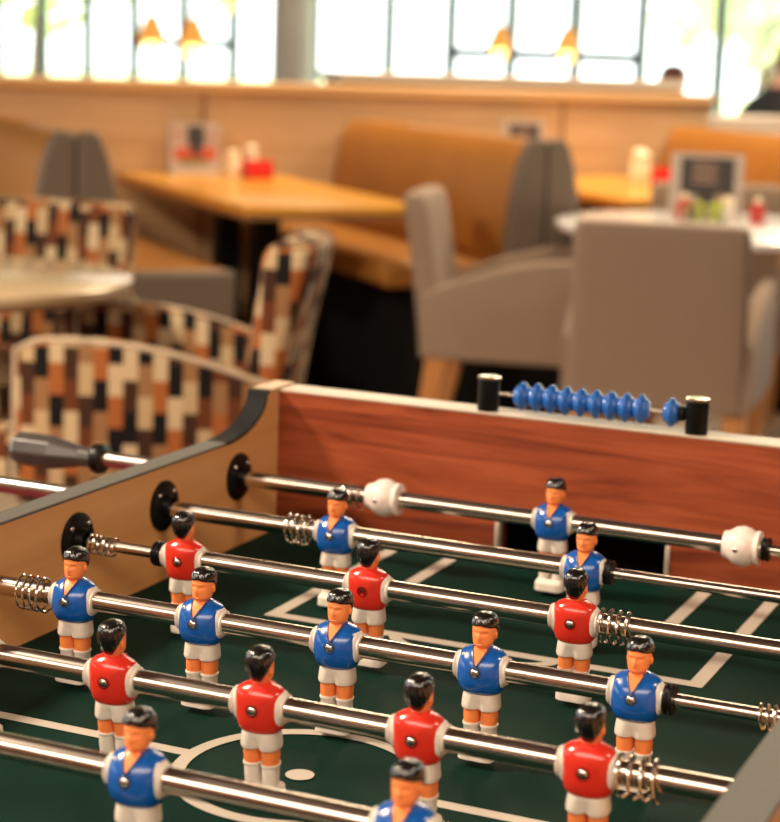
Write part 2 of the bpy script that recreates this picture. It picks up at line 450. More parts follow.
def head_mb():
    mb = MB(); rings = []
    for row in HR:
        r = []; z = row[0]
        for j in range(44):
            t = 2 * pi * j / 44
            x, y, zz = head_pt(t, row)
            if y < 0:
                g = lambda x0, z0, sx, sz: math.exp(-((x - x0) / sx) ** 2 - ((z - z0) / sz) ** 2)
                y -= .0022 * g(0, .0246, .0014, .0018) + .0012 * g(0, .0272, .0011, .0022)
                y += .0010 * (g(.0034, .0280, .0020, .0012) + g(-.0034, .0280, .0020, .0012))
                y -= .0006 * (g(.0033, .0301, .0026, .0009) + g(-.0033, .0301, .0026, .0009))
                y -= .0006 * g(0, .0215, .0026, .0007) + .0006 * g(0, .0197, .0026, .0007) - .0006 * g(0, .0206, .0028, .0004)
                y -= .0006 * g(0, .0182, .0024, .0010)
            r.append((x, y, zz))
        rings.append(r)
    mb.loft(rings)
    for sx in (-1, 1):
        mb.sphere((sx * .0083, .0012, .0256), .0013, .0020, .0031, 10, 8)
    # skin shown inside the collar
    vs = []; fs = []
    n = 8
    for i in range(n + 1):
        z = .0040 + (.0168 - .0040) * i / n; hw = .0002 + .0066 * (i / n)
        for j in range(7):
            x = hw * (j / 3 - 1); vs.append((x, jersey_y(x, z) - .0007, z))
    for i in range(n):
        for j in range(6): fs.append((i * 7 + j, i * 7 + j + 1, (i + 1) * 7 + j + 1, (i + 1) * 7 + j))
    mb.add(vs, fs)
    return mb
def hair_mb(full):
    """cap of hair; lower edge is high on the brow and low at the nape"""
    mb = MB(); rings = []; n = 64; m = 12
    top = HR[-1][0]
    def lower(t):
        s_ = sin(t)                  # -1 front, +1 back
        if s_ < -.25: return .0338 - .0018 * abs(cos(t))
        k = (s_ + .25) / 1.25
        lo = .0190 if full else .0200
        return .0321 + (lo - .0321) * min(1, k * 1.05) ** 1.5
    for i in range(m + 1):
        r = []
        for j in range(n):
            t = 2 * pi * j / n; zb = lower(t); z = zb + (top - zb) * i / m
            # row at height z
            f = (z - HR[0][0]) / (HR[-1][0] - HR[0][0]) * (len(HR) - 1); k = int(min(f, len(HR) - 2)); fr = f - k
            row = [HR[k][c] + (HR[k + 1][c] - HR[k][c]) * fr for c in range(4)]
            groove = .00034 * sin(t * 18 + i * .5)
            th = (.0003 if i == 0 else .0010) + (groove if i > 1 else 0)
            x, y, zz = head_pt(t, row, 1.0, th)
            lift = .0009 * (i / m)
            r.append((x, y, zz + lift + (-.0002 if i == 0 else 0)))
        rings.append(r)
    rings.append([(x * .45, .0006 + (y - .0006) * .45, z + .0004) for x, y, z in rings[-1]])
    mb.loft(rings, False, True)
    return mb
def shorts_mb():
    k = [(-.0150, .0118, .0105, 0, 0), (-.0180, .0130, .0110, 0, .02), (-.0225, .0138, .0112, 0, .22), (-.0288, .0144, .0110, 0, .42), (-.0300, .0140, .0105, 0, .45)]
    return MB().loft([sell(0, r[3], r[0], r[1], r[2], 2.6, 40, max(0, r[4])) for r in interp([(-z[0],) + z[1:] for z in k][::1], 12) for r in [[-r[0]] + r[1:]]])
def leg_mb(sx):
    return MB().loft([sell(sx * .0067, 0, z, a, b, 2.3, 20) for z, a, b in ((-.0285, .0060, .0072), (-.0355, .0062, .0074), (-.0425, .0058, .0068))])
def sock_mb(sx):
    return MB().loft([sell(sx * .0067, cy, z, a, b, 2.3, 20) for z, a, b, cy in ((-.0412, .0058, .0068, 0), (-.0414, .0065, .0076, 0), (-.0428, .0066, .0077, 0), (-.0438, .0058, .0068, 0), (-.0500, .0057, .0067, .0004), (-.0580, .0053, .0062, 0))])
def foot_mb():
    rows = [(-.0682, .0134, .0098, -.0020, .04), (-.0677, .0139, .0103, -.0020, .04), (-.0605, .0138, .0102, -.0020, .08), (-.0590, .0132, .0092, -.0014, .2), (-.0568, .0116, .0068, -.0002, .4)]
    return MB().loft([[(x, y if y < cy else cy + (y - cy), z) for x, y, z in sell(0, cy, z, a, b, 4.2, 44, p)] for z, a, b, cy, p in rows])
def sleeve_mb(sx):
    mb = MB().sphere((sx * .0150, -.0002, -.0004), .0044, .0094, .0122, 24, 14, e=2.6)
    mb.lathe([(.0084, sx * .014), (.0092, sx * .0181), (.0098, sx * .0186), (.0100, sx * .0196), (.0095, sx * .0201), (.0084, sx * .0201)], 28, 'x')
    return mb
def collar_mb():
    pts = []
    for i in range(17):
        u = (i / 16) * 2 - 1; x = .0068 * u; z = .0037 + .0131 * abs(u)
        pts.append((x, jersey_y(x, z) - .0008, z))
    return MB().tube(pts, .00075, 8)
MESH_FIG = {}
def figure(color, kind=0):
    key = (color, kind)
    if key in MESH_FIG: return MESH_FIG[key]
    f = empty('player_figure')
    obj('jersey', MB().loft([sell(0, r[3], r[0], r[1], r[2], 2.3, 36) for r in JR]), color, f)
    for sx in (-1, 1): obj('sleeve', sleeve_mb(sx), 'white', f)
    obj('head', head_mb(), 'skin', f, ang=60)
    obj('hair', hair_mb(color == 'red'), 'hair', f, ang=80)
    obj('collar', collar_mb(), 'collar' if color == 'blue' else 'red', f)
    obj('shorts', shorts_mb(), 'white', f)
    for sx in (-1, 1): obj('leg', leg_mb(sx), 'skin', f)
    for sx in (-1, 1): obj('sock', sock_mb(sx), 'white', f)
    obj('foot_block', foot_mb(), 'white', f, bevel=.0008)
    front = color == 'blue'
    z0 = .0002
    y = jersey_y(0, z0, True); yb = jersey_y(0, z0, False)
    for yy, d in ((y, -1), (yb, 1)):
        obj('screw_ring', MB().lathe([(.0046, yy - d * .0008), (.0046, yy + d * .0003), (.0037, yy + d * .0006), (.0034, yy)], 20, 'y', (0, 0, z0)), 'collar' if front else 'darkred', f)
        if kind == 0 or d < 0: obj('screw', MB().sphere((0, yy + d * .0002, z0), 0.0033, .0018, .0033, 16, 10), 'spring', f)
        else: obj('screw', MB().sphere((0, yy - d * .0002, z0), .0014, .0008, .0014, 12, 8), 'black', f)  # no screw: black bead painted as the dark of the empty hole
    if front:
        ar = [(-.0118 + .0018 * cos(a), 0, .0092 + .0020 * sin(a)) for a in [R(20) + i * R(140) / 8 for i in range(9)]]
        obj('shoulder_mark', MB().tube([(x, jersey_y(x, z) - .0003, z) for x, _, z in ar], [.0003 + .0005 * sin(pi * i / 8) for i in range(9)], 8), 'white', f)
    MESH_FIG[key] = f
    return f

FIG_USED = set()
def place_figure(rod, x, color, facing, label, kind=0, tilt=0.0):
    f = figure(color, kind)
    if f.name in FIG_USED:
        f = copy_tree(f)
    FIG_USED.add(f.name)
    f.parent = rod; f.location = (x, 0, 0); f.rotation_euler = (0 if facing < 0 else R(-4), 0, 0 if facing < 0 else pi)
    f['label'] = label
    return f

TR, IR = .0083, .0050
def rod(k, x0, x1, inner, label, handle=None, stop=None):
    """tube from x0 to x1 (outer), thin inner rod over the span 'inner'"""
    r = thing('football_rod', label, 'football rod', (0, YR[k], FL + HZ + DZ[k]), 0, 'chrome player rods across the football table')
    obj('outer_tube', MB().lathe([(IR, x0), (TR, x0), (TR, x1), (IR, x1)], 28, 'x'), 'chrome', r)
    if inner: obj('inner_rod', MB().lathe([(IR, inner[0]), (IR, inner[1])], 20, 'x'), 'chrome', r)
    if stop is not None:
        obj('stop_ring', MB().lathe([(IR, stop - .0035), (.0105, stop - .0035), (.0112, stop - .002), (.0100, stop), (.0112, stop + .002), (.0105, stop + .0035), (IR, stop + .0035)], 24, 'x'), 'black', r)
    if handle is not None:
        hx, d = handle
        g = [(.0095, 0), (.0155, .002), (.0165, .007), (.0155, .012), (.0110, .015)]
        obj('handle_collar', MB().lathe([(a, hx + d * b) for a, b in g], 24, 'x'), 'black', r)
        p = [(.0110, .015), (.0115, .030), (.0150, .046), (.0185, .064), (.0190, .092), (.0180, .108), (.0150, .113)]
        o = obj('handle', MB().lathe([(a, hx + d * b) for a, b in p], 8, 'x'), 'handle', r, smooth=False, bevel=.0015)
        o['label'] = 'charcoal faceted grip handle'
    return r

def stopper(r, x, d):
    b = obj('ball_stopper', MB().lathe([(.0088, x - d * .0165), (.0125, x - d * .0165), (.0130, x - d * .0130), (.0138, x - d * .0115), (.0175, x - d * .0060), (.0190, x + d * .001), (.0178, x + d * .007), (.0150, x + d * .011), (.0140, x + d * .0120), (.0158, x + d * .0130), (.0160, x + d * .0170), (.0088, x + d * .0170)][::1], 32, 'x'), 'ball', r)
    obj('screw', MB().sphere((x - .002, -.0183, .0), .0026, .0015, .0026, 14, 8), 'chrome', b)
    return b

r1 = rod(0, -.165, .548, (.5, W + .16), 'farthest chrome rod along the red-brown end wall, with two white balls', (-.160, -1), .5500)
stopper(r1, .1655, 1); stopper(r1, .5273, 1)
place_figure(r1, .3443, 'blue', -1, 'lone blue-shirted goalkeeper figure between the white balls')
r2 = rod(1, -.31, .447, (.4, W + .16), 'second chrome rod from the end wall, carrying two blue figures', (-.305, -1), .4475)
place_figure(r2, .1850, 'blue', -1, 'blue-shirted figure beside the coil spring')
place_figure(r2, .4251, 'blue', -1, 'blue-shirted figure partly behind a red figure')
r3 = rod(2, .0855, W + .30, (-.10, .12), 'third chrome rod from the end wall, carrying three red figures', (W + .295, 1), .0855)
for x, l, kd in ((.1112, 'red-shirted figure near the light wood side wall', 0), (.2866, 'red-shirted figure with an empty screw hole in its back', 1), (.4668, 'red-shirted figure beside the coil spring', 0)):
    place_figure(r3, x, 'red', 1, l, kd)
r4 = rod(3, -.28, .583, (.5, W + .16), 'fourth chrome rod from the end wall, carrying five blue figures', (-.275, -1), .5865)
pos = ['leftmost', 'second from left', 'middle', 'fourth from left', 'rightmost']
for i in range(5):
    place_figure(r4, .0977 + i * .1163, 'blue', -1, 'blue-shirted figure, %s of five' % pos[i])
r5 = rod(4, .03, W + .26, (-.10, .1), 'fifth chrome rod from the end wall, carrying five red figures', (W + .255, 1), .03)
for i in range(5):
    place_figure(r5, .1114 + i * .1164, 'red', 1, 'red-shirted figure, %s of five' % pos[i])
r6 = rod(5, -.25, .72, (.6, W + .16), 'nearest chrome rod, crossing the bottom of the picture with blurred blue figures', (-.245, -1))
for i, x in enumerate((.1610, .3395, .5160)):
    place_figure(r6, x, 'blue', -1, 'blue-shirted figure, %s' % ['leftmost', 'in the middle', 'right one, cut by the picture edge'][i])

# ---- loose coil springs on the rods
def spring(k, x0, x1, rr, turns, label, sag=0.0):
    pts = []; n = int(turns * 22)
    for i in range(n + 1):
        t = i / n; a = 2 * pi * turns * t
        e = min(1, t * turns, (1 - t) * turns)
        pts.append((x0 + (x1 - x0) * t, rr * cos(a), rr * sin(a) - sag))
    o = obj('coil_spring', MB().tube(pts, .00108, 7), 'spring', None, (0, YR[k], FL + HZ + DZ[k]))
    return tag(o, label, 'spring', 'coil springs on the rods')
spring(0, .1205, .1480, .0120, 3.4, 'coil spring pressed against the left white ball on the farthest rod', .002)
spring(1, .1345, .1590, .0130, 3.7, 'coil spring left of the left blue figure on the second rod', .002)
spring(2, .0145, .0420, .0078, 5.5, 'small coil spring on the thin rod by the screwed black wall disc', .001)
spring(2, .4870, .5130, .0134, 3.7, 'coil spring right of the rightmost red figure on the third rod', .002)
spring(3, .0460, .0715, .0134, 3.9, 'coil spring left of the leftmost blue figure on the five-blue rod', .002)
spring(3, .6490, .6720, .0085, 4.5, 'coil spring on the thin rod by the right grey table edge', .001)
spring(4, .5945, .6230, .0134, 3.7, 'coil spring right of the last red figure, near the right table edge', .002)

# ------------------------------------------------------------------ the room (u along the partition, v towards the aisle)
O = Vector((-2.9059, 4.3066)); U = Vector((.68496, .72858)); V = Vector((.72858, -.68496)); ANG = math.atan2(U.y, U.x)
def uv(a, b, z=0):
    p = O + U * a + V * b
    return (p.x, p.y, z)
def rm(mb_local): return mb_local
# local frame of room furniture: x = u, y = -v (right-handed), placed with rotz = ANG at O
def RB(u0, u1, v0, v1, z0, z1): return (u0, u1, -v1, -v0, z0, z1)

structure('floor', MB().prism([(-11, -6), (8, -6), (8, 9.9), (-11, 13.5)], -.1, 0, 'z'), 'carpet', smooth=False)
# pale floor of the aisle
fm = MB().prism([uv(-6, 1.25)[:2], uv(9, 1.25)[:2], uv(9, 3.3)[:2], uv(-6, 3.3)[:2]][::1], .0005, .004, 'z')
structure('floor_aisle', fm, 'tile', smooth=False)
structure('ceiling', MB().box(-11, 8, -6, 13, 3.0, 3.1), 'ceiling', smooth=False)
structure('wall_back', MB().box(-7, 7, -5.1, -5.0, 0, 3.0), 'wall', smooth=False)
structure('wall_right', MB().box(5.0, 5.1, -5, 8, 0, 3.0), 'wall', smooth=False)

# low partition between dining area and window walk
pt = structure('partition_wall', MB().box(*RB(-3.2, 2.55, -.10, 0, 0, 1.045)), 'partition', loc=(O.x, O.y, 0), rotz=ANG, smooth=False)
structure('trim_1', MB().box(*RB(-3.2, 2.57, -.125, .02, 1.045, 1.088)), 'cap', loc=(O.x, O.y, 0), rotz=ANG, bevel=.008)
for i, a in enumerate((.34, 1.86)):
    structure('trim_%d' % (i + 2), MB().box(*RB(a - .006, a + .006, 0, .006, .3, 1.045)), 'tablerim', loc=(O.x, O.y, 0), rotz=ANG, smooth=False)
structure('wall_low_right', MB().box(*RB(2.58, 5.5, -.25, -.08, 0, 1.0)), 'edge_light', loc=(O.x, O.y, 0), rotz=ANG, bevel=.01)

structure('trim_lit_top', MB().box(*RB(1.0, 2.62, -.55, -.30, 1.10, 1.135)), 'edge_light', loc=(O.x, O.y, 0), rotz=ANG, bevel=.006)  # added pale box, its colour stands in for light on the capping's top
structure('wall_strip_support', MB().box(*RB(1.02, 2.60, -.53, -.32, 0, 1.10)), 'partition', loc=(O.x, O.y, 0), rotz=ANG, smooth=False)  # wall added beneath, only carries the pale strip
# ---- booth benches
def bench(c, d, label, vs=1.6):
    """back-centre plane at u=c, sitting side towards d; v from 0.02 to 1.6"""
    t = thing('booth_bench', label, 'bench', (O.x, O.y, 0), ANG, 'upholstered booth benches along the partition')
    pr = [(.012, .30), (.012, .950), (.035, .958), (.058, .940), (.082, .88), (.102, .78), (.118, .64), (.122, .50), (.122, .30)]
    def P(off=0.0, top=0.0): return [(c + d * (x if x > .02 else x - off * .5), z + (top if z > .6 else 0)) for x, z in pr]
    n = 16; rings = []
    v0, v1 = .02, 1.555
    mb = MB().prism([(p[0], p[1]) for p in P()], -v1, -v0, 'y')
    obj('backrest', mb, 'leather', t, ang=50)
    e = MB().prism([(c + d * (x + (.012 if x > .02 else -.008)), z + (.012 if z > .6 else 0)) for x, z in pr], -1.60, -1.556, 'y')
    obj('end_panel', e, 'grey2', t, bevel=.008, ang=50)
    a, b = sorted((c + d * .115, c + d * .485))
    obj('seat', MB().box(a, b, -vs + .045, -.02, .49, .565), 'leather', t, bevel=.02, seg=3)
    obj('seat_end', MB().box(a, b, -vs, -vs + .044, .40 if vs == 1.6 else .485, .568), 'grey2' if vs == 1.6 else 'leather', t, bevel=.02, seg=3)
    a, b = sorted((c + d * .012, c + d * .36))
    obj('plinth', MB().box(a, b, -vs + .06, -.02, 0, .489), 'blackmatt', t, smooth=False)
    return t
bench(-.53, -1, 'booth bench facing away at left, brown back beside the patterned chair')
bench(-.53, 1, 'booth bench left of the honey table, seat end showing above the patterned armchair')
bench(.97, -1, 'ochre booth bench right of the honey table, behind the left grey armchair', 1.45)
bench(.97, 1, 'booth bench back to back with the ochre one, facing the second table', 1.3)
bench(2.42, -1, 'ochre booth bench at far right behind the menu card')

def booth_table(u0, u1, v1, label, legs):
    t = thing('booth_table', label, 'table', (O.x, O.y, 0), ANG, 'honey coloured booth tables')
    top = obj('tabletop', MB().box(*RB(u0, u1, .02, v1, .722, .75)), 'dtable', t, bevel=.006)
    obj('edge_band', MB().box(*RB(u0 + .004, u1 - .004, .024, v1 - .004, .708, .7225)), 'tablerim', t, smooth=False)
    for lu, lv in legs:
        obj('leg', MB().box(*RB(lu - .045, lu + .045, lv - .04, lv + .04, .02, .709)), 'black', t, bevel=.006)
        obj('foot', MB().box(*RB(lu - .22, lu + .22, lv - .05, lv + .05, 0.004, .025)), 'black', t, bevel=.006)
    return t
booth_table(0, .60, 1.50, 'honey wood booth table with a red caddy on it', [(.30, .43), (.30, .84)])
booth_table(1.47, 2.12, 1.22, 'honey wood booth table behind the small grey chair, mostly hidden', [(1.60, .75), (1.74, .35)])

# ---- round tables
def round_table(name, label, c, r, z, top, rim, base):
    t = thing(name, label, 'table', (c[0], c[1], 0))
    obj('tabletop', MB().lathe([(r - .004, z - .022), (r, z - .018), (r, z - .003), (r - .004, z)], 64), top, t)
    obj('edge_band', MB().lathe([(r - .02, z - .034), (r - .003, z - .030), (r - .003, z - .0225), (r - .02, z - .0225)], 64), rim, t)
    obj('pedestal', MB().lathe([(.035, .03), (.035, z - .06), (.12, z - .034)], 24), base, t)
    obj('base', MB().lathe([(.19, 0.004), (.19, .012), (.08, .03), (.035, .034)], 40), base, t)
    return t
round_table('round_table', 'pale wood round table at left among patterned chairs', (-1.555, 1.501), .385, .728, 'ptable', 'tablerim', 'black')
round_table('round_table', 'white round table behind the grey armchair, holding menu and condiments', (-.48, 3.88), .52, .74, 'wtable', 'tablerim', 'chrome_dull')

# ---- armchairs (origin on the floor, facing +x)
def rrect(cx, cy, hx, hy, r, n=4):
    out = []
    for sx, sy, a0 in ((1, 1, 0), (-1, 1, 90), (-1, -1, 180), (1, -1, 270)):
        for i in range(n + 1):
            a = R(a0 + 90 * i / n); out.append((cx + sx * (hx - r) + r * cos(a), cy + sy * (hy - r) + r * sin(a)))
    return out
def armchair(label, fabric, loc, rotz, group, top=.82, width=.46, wrap=0.0, thick=.035, flare=.05, piping=False, arm0=.52, arm1=.645, armf=.30, arc=0.035, scroll=False):
    t = thing('armchair', label, 'chair', (loc[0], loc[1], 0), rotz, group)
    P = fabric == 'pattern'
    hw = width / 2
    # backrest
    rings = []
    zs = [.34, .40, .50, .60, .70, top - .05, top - .02, top - .006, top]
    for z in zs:
        k = (z - .34) / (top - .34)
        sh = (0 if z < top - .03 else (.002 if z < top - .01 else (.007 if z < top - .001 else .014))) * (1.6 if P else 1)
        cxx = -.255 - .07 * k ** 1.3
        wl = hw * (1 - .03 * k)
        th = thick + (.012 * max(0, k - .55) / .45 if scroll else 0)
        ring = rrect(cxx, 0, th - sh * .7, wl - sh, min(.028, th * .75 - sh * .35), 5)
        # extra vertices across the width keep the wrap smooth
        ring2 = []
        m = len(ring)
        for i in range(m):
            a, b = ring[i], ring[(i + 1) % m]; L_ = math.hypot(b[0] - a[0], b[1] - a[1]); q = 8 if L_ > .15 else 1
            for s in range(q): ring2.append((a[0] + (b[0] - a[0]) * s / q, a[1] + (b[1] - a[1]) * s / q))
        rings.append([(x + wrap * (y / hw) ** 2, y, z) for x, y in ring2])
    obj('backrest', MB().loft(rings), fabric, t, uv=P, ang=60)
    # arms
    for sy in (-1, 1):
        rings = []; n = 14
        topline = []
        for i in range(n + 1):
            s = i / n; x = -.285 + (armf + .285) * s
            zt = arm0 + (arm1 - arm0) * s + arc * sin(pi * s)
            zb = .34 - .0 * s
            if i == n: zt -= .02
            if i == n - 1: zt -= .004
            y = sy * (hw - .012 + flare * sin(s * pi / 2))
            th = .026 if i < n else .018
            ring = [(x, yy, zz) for yy, zz in rrect(y, (zt + zb) / 2, th, (zt - zb) / 2, .018, 4)]
            rings.append(ring); topline.append((x, y + sy * th * .8, zt - .004))
        arm = obj('arm', MB().loft(rings), fabric, t, uv=P, ang=60)
        if piping:
            obj('piping', MB().tube(topline + [(topline[-1][0] + .004, topline[-1][1], .36)], .006, 8), 'pipe', arm)
    obj('seat', MB().loft([[(x, y, z) for x, y in rrect(.015, 0, hx, hy, .04, 4)] for z, hx, hy in ((.33, .265, hw - .045), (.35, .275, hw - .04), (.43, .28, hw - .038), (.455, .272, hw - .044), (.46, .25, hw - .06))]), fabric, t, uv=P, ang=50)
    for sx in (-1, 1):
        for sy in (-1, 1):
            x0, y0 = (-.235 if sx < 0 else armf - .055), sy * (hw - .025 + (flare * .8 if sx > 0 else 0)); x1, y1 = x0 + (-.055 if sx < 0 else .02), y0 + sy * .01
            obj('leg', MB().loft([[(x, y, z) for x, y in rrect(cx_, cy_, h, h * .9, .004, 2)] for cx_, cy_, h, z in ((x1, y1, .017, .0045), (x0, y0, .033, .339))]), 'oak_leg', t)
    return t
GG = 'taupe armchairs round the white table'
armchair('taupe armchair in side view, facing right before the ochre bench', 'grey', (-1.015, 3.61), R(14), GG, top=.815, arm0=.53, arm1=.655, flare=.03, armf=.26)
armchair('large taupe armchair seen from behind, closest to the football table', 'grey', (-.455, 3.185), R(100), GG, flare=.03)
armchair('small taupe chair on the far side of the white table, behind the menu', 'grey', (-.58, 4.29), R(-68), GG)
PG = 'patterned armchairs round the pale round table'
kw = dict(top=.85, width=.42, armf=.20, wrap=.02, thick=.04, piping=True, arm0=.585, arm1=.665, flare=.06, arc=.03, scroll=True)
armchair('block-patterned armchair in side view, its tall back next to the football table corner', 'pattern', (-1.085, 1.53), R(200), PG, **kw)
armchair('block-patterned armchair behind the pale round table, back upright at left edge', 'pattern', (-1.77, 1.96), R(-78), PG, **{**kw, 'width': .50, 'armf': .26, 'top': .825})
armchair('block-patterned armchair cut by the left picture edge, in front of the round table', 'pattern', (-1.75, 1.04), R(60), PG, **kw)

# ---- things on the tables
def menu(label, loc, rotz, w, h, kind):
    t = thing('menu_card', label, 'menu card', loc, rotz, 'upright menu cards on tables')
    obj('card', MB().prism([(-.03, 0), (.03, 0), (.006, h), (-.006, h)], -w / 2, w / 2, 'y'), 'paper', t, smooth=False)
    pr = MB(); tl = math.atan2(.024, h)
    def patch(y0, y1, z0, z1, mi, lift):
        f = lambda z: .03 - .024 * z / h + .0008 * lift
        pr.add([(f(z0), y0, z0), (f(z0), y1, z0), (f(z1), y1, z1), (f(z1), y0, z1)], [(0, 1, 2, 3)], mi)
    if kind == 0:
        patch(-w * .15, w * .20, h * .55, h * .95, 0, 1); patch(-w * .42, w * .42, h * .28, h * .52, 1, 1); patch(-w * .30, w * .25, h * .20, h * .30, 2, 2); patch(-w * .45, -w * .2, h * .6, h * .95, 3, 1); patch(w * .25, w * .45, h * .55, h * .9, 3, 1)
        patch(-w * .08, w * .12, h * .38, h * .56, 0, 3)
    else:
        patch(-w * .36, w * .38, h * .36, h * .94, 0, 1)
        for i in range(4): patch(-w * .20, w * (.12 + .03 * (i % 2)), h * (.82 - .09 * i), h * (.85 - .09 * i), 3, 2)
        patch(-w * .12, w * .12, h * .22, h * .42, 0, 2); patch(w * .15, w * .42, h * .15, h * .4, 3, 1)
    obj('print', pr, ['menudark', 'menured', 'menugreen', 'menupink'], t, smooth=False)
    return t
menu('colourful menu card on the honey table against the partition', (*uv(.27, .10)[:2], .75), R(-38), .20, .185, 0)
menu('menu card rising behind the grey bench end at the partition', (*uv(1.62, .12)[:2], .75), R(-38), .19, .22, 1)
menu('large dark menu card standing on the white round table', (-.62, 4.12, .74), R(-72), .225, .20, 1)

def caddy(label, loc, rotz):
    t = thing('table_caddy', label, 'caddy', loc, rotz, 'red table caddies')
    b = MB()
    b.box(-.05, .05, -.035, .035, 0, .012); b.box(-.05, -.044, -.035, .035, 0, .065); b.box(.044, .05, -.035, .035, 0, .065); b.box(-.05, .05, -.035, -.029, 0, .065); b.box(-.05, .05, .029, .035, 0, .065)
    obj('box', b, 'redbox', t, smooth=False)
    return t
def shaker(label, loc, m, h=.11, r=.026):
    t = thing('shaker', label, 'shaker', loc, 0, 'table shakers and pots')
    obj('body', MB().lathe([(r * .9, 0), (r, .004), (r * .95, h * .6), (r * .7, h * .72)], 20), m, t)
    obj('cap', MB().lathe([(r * .7, h * .72), (r * .85, h * .76), (r * .85, h * .92), (r * .5, h)], 20), 'cream', t)
    return t
caddy('red caddy box on the honey table beside two cream pots', (-2.36, 4.40, .75), ANG)
shaker('cream pot left of the red caddy on the honey table', (-2.43, 4.34, .75), 'cream', .10, .030)
shaker('cream pot directly behind the red caddy on the honey table', (-2.42, 4.46, .75), 'cream', .115, .028)
caddy('red caddy box on the second booth table beside cream pots', (-1.12, 5.42, .75), ANG)
shaker('tall cream pot left of the red caddy on the second booth table', (-1.185, 5.33, .75), 'cream', .125, .032)
shaker('cream pot left behind the red caddy on the second booth table', (-1.24, 5.46, .75), 'cream', .13, .034)
shaker('white shaker in front of the large menu card on the white table', (-.505, 3.96, .74), 'white', .08, .02)
def bottle(label, loc, m, h):
    t = thing('sauce_bottle', label, 'bottle', loc, 0, 'sauce bottles on the white table')
    obj('body', MB().lathe([(.022, 0), (.025, .004), (.025, h * .6), (.012, h * .8)], 20), m, t)
    obj('cap', MB().lathe([(.012, h * .8), (.013, h * .81), (.008, h)], 16), 'cream', t)
bottle('red sauce bottle left of the condiment basket on the white table', (-.645, 3.97, .74), 'ketchup', .085)
bottle('red sauce bottle at the right of the condiments on the white table', (-.43, 4.03, .74), 'ketchup', .08)
pk = thing('condiment_basket', 'wire basket of lime and olive sachets on the white table', 'basket', (-.575, 3.925, .74), R(20))
wb = MB()
for z in (.004, .03): wb.tube([(x, y, z) for x, y in rrect(0, 0, .06, .035, .01, 3)], .002, 6, closed=True)
for x, y in rrect(0, 0, .06, .035, .01, 3)[::2]: wb.tube([(x, y, .003), (x, y, .031)], .0015, 6)
wb.box(-.058, .058, -.033, .033, .001, .004)
obj('basket', wb, 'chrome_dull', pk)
for i in range(6):
    x = -.048 + i * .019
    sp = obj('sachet', MB().box(x - .007, x + .007, -.027, .027, .0045, .052 + .006 * (i % 3)), ['olive', 'olive', 'green', 'olive', 'green', 'green'][i], None, (-.575, 3.925, .74), R(20), bevel=.003)
    tag(sp, 'condiment sachet, %s from the left in the wire basket' % words[i], 'sachet', 'sachets in the wire basket')

# ------------------------------------------------------------------ window front
def wl(x): return 13.15 - .19 * (x + 9.23)
wang = math.atan(-.19)
def win(name, xa, xb, mull, y_off, trans):
    A = Vector((xa, wl(xa) + y_off, 0)); L_ = (xb - xa) / cos(wang)
    r = empty(name, A, wang); r['kind'] = 'structure'
    H0, H1 = .30, 2.9
    f = MB()
    f.box(0, L_, -.04, .04, H0 - .05, H0); f.box(0, L_, -.04, .04, H1, H1 + .1)
    for q0, q1 in trans:
        f.box((q0 - xa) / cos(wang), (q1 - xa) / cos(wang), -.02, .02, 1.19, 1.27)
    for x in mull:
        q = (x - xa) / cos(wang); f.box(q - .033, q + .033, -.04, .04, H0, H1)
    obj('window_frame', f, 'frame', r, smooth=False)
    obj('window_glass', MB().box(0, L_, -.004, .004, H0, H1), 'glass', r, smooth=False)
    obj('window_sill', MB().box(0, L_, -.05, .05, 0, H0 - .05), 'wall', r, smooth=False)
    return r
win('window_1', -10.4, -6.25, [-10.35, -9.80, -9.23, -8.68, -8.13, -7.57, -7.02, -6.30], 0, [(-8.13, -7.02)])
win('window_2', -6.23, -.4, [-6.18, -5.44, -4.86, -4.32, -3.76, -3.22, -2.60, -2.0, -1.4, -.45], 0, [(-4.86, -3.22)])
structure('column', MB().lathe([(.165, 0), (.165, 3.0)], 40, 'z', (-5.99, 11.81, 0)), 'column')
structure('wall_left', MB().box(-11, -10.9, 4.5, 13.6, 0, 3.0), 'wall', smooth=False)

# ---- pendant lamps near the window
def pendant(label, x, y, z, s=1.0):
    t = thing('pendant_lamp', label, 'lamp', (x, y, 0), 0, 'amber pendant lamps before the windows')
    obj('cord', MB().tube([(0, 0, z + .17 * s), (0, 0, 2.999)], .006, 6), 'black', t)
    obj('lamp_shade', MB().lathe([(.012, z + .17 * s), (.03, z + .16 * s), (.085 * s, z + .03 * s), (.082 * s, z + .03 * s), (.026, z + .152 * s)], 24, cap=False), 'shade', t)
    obj('bulb', MB().sphere((0, 0, z), .045 * s, .045 * s, .055 * s, 16, 10), 'bulb', t)
pendant('amber pendant lamp, left one of the left window pair', -4.40, 7.04, 1.20)
pendant('amber pendant lamp, right one of the left window pair', -4.22, 7.16, 1.19)
pendant('amber pendant lamp over the right window, left one', -2.89, 8.22, 1.23, .9)
pendant('amber pendant lamp over the right window, right one', -2.55, 8.37, 1.23, .9)
pendant('amber pendant lamp high above the left pair, cut by the top edge', -4.14, 7.35, 1.43, .9)

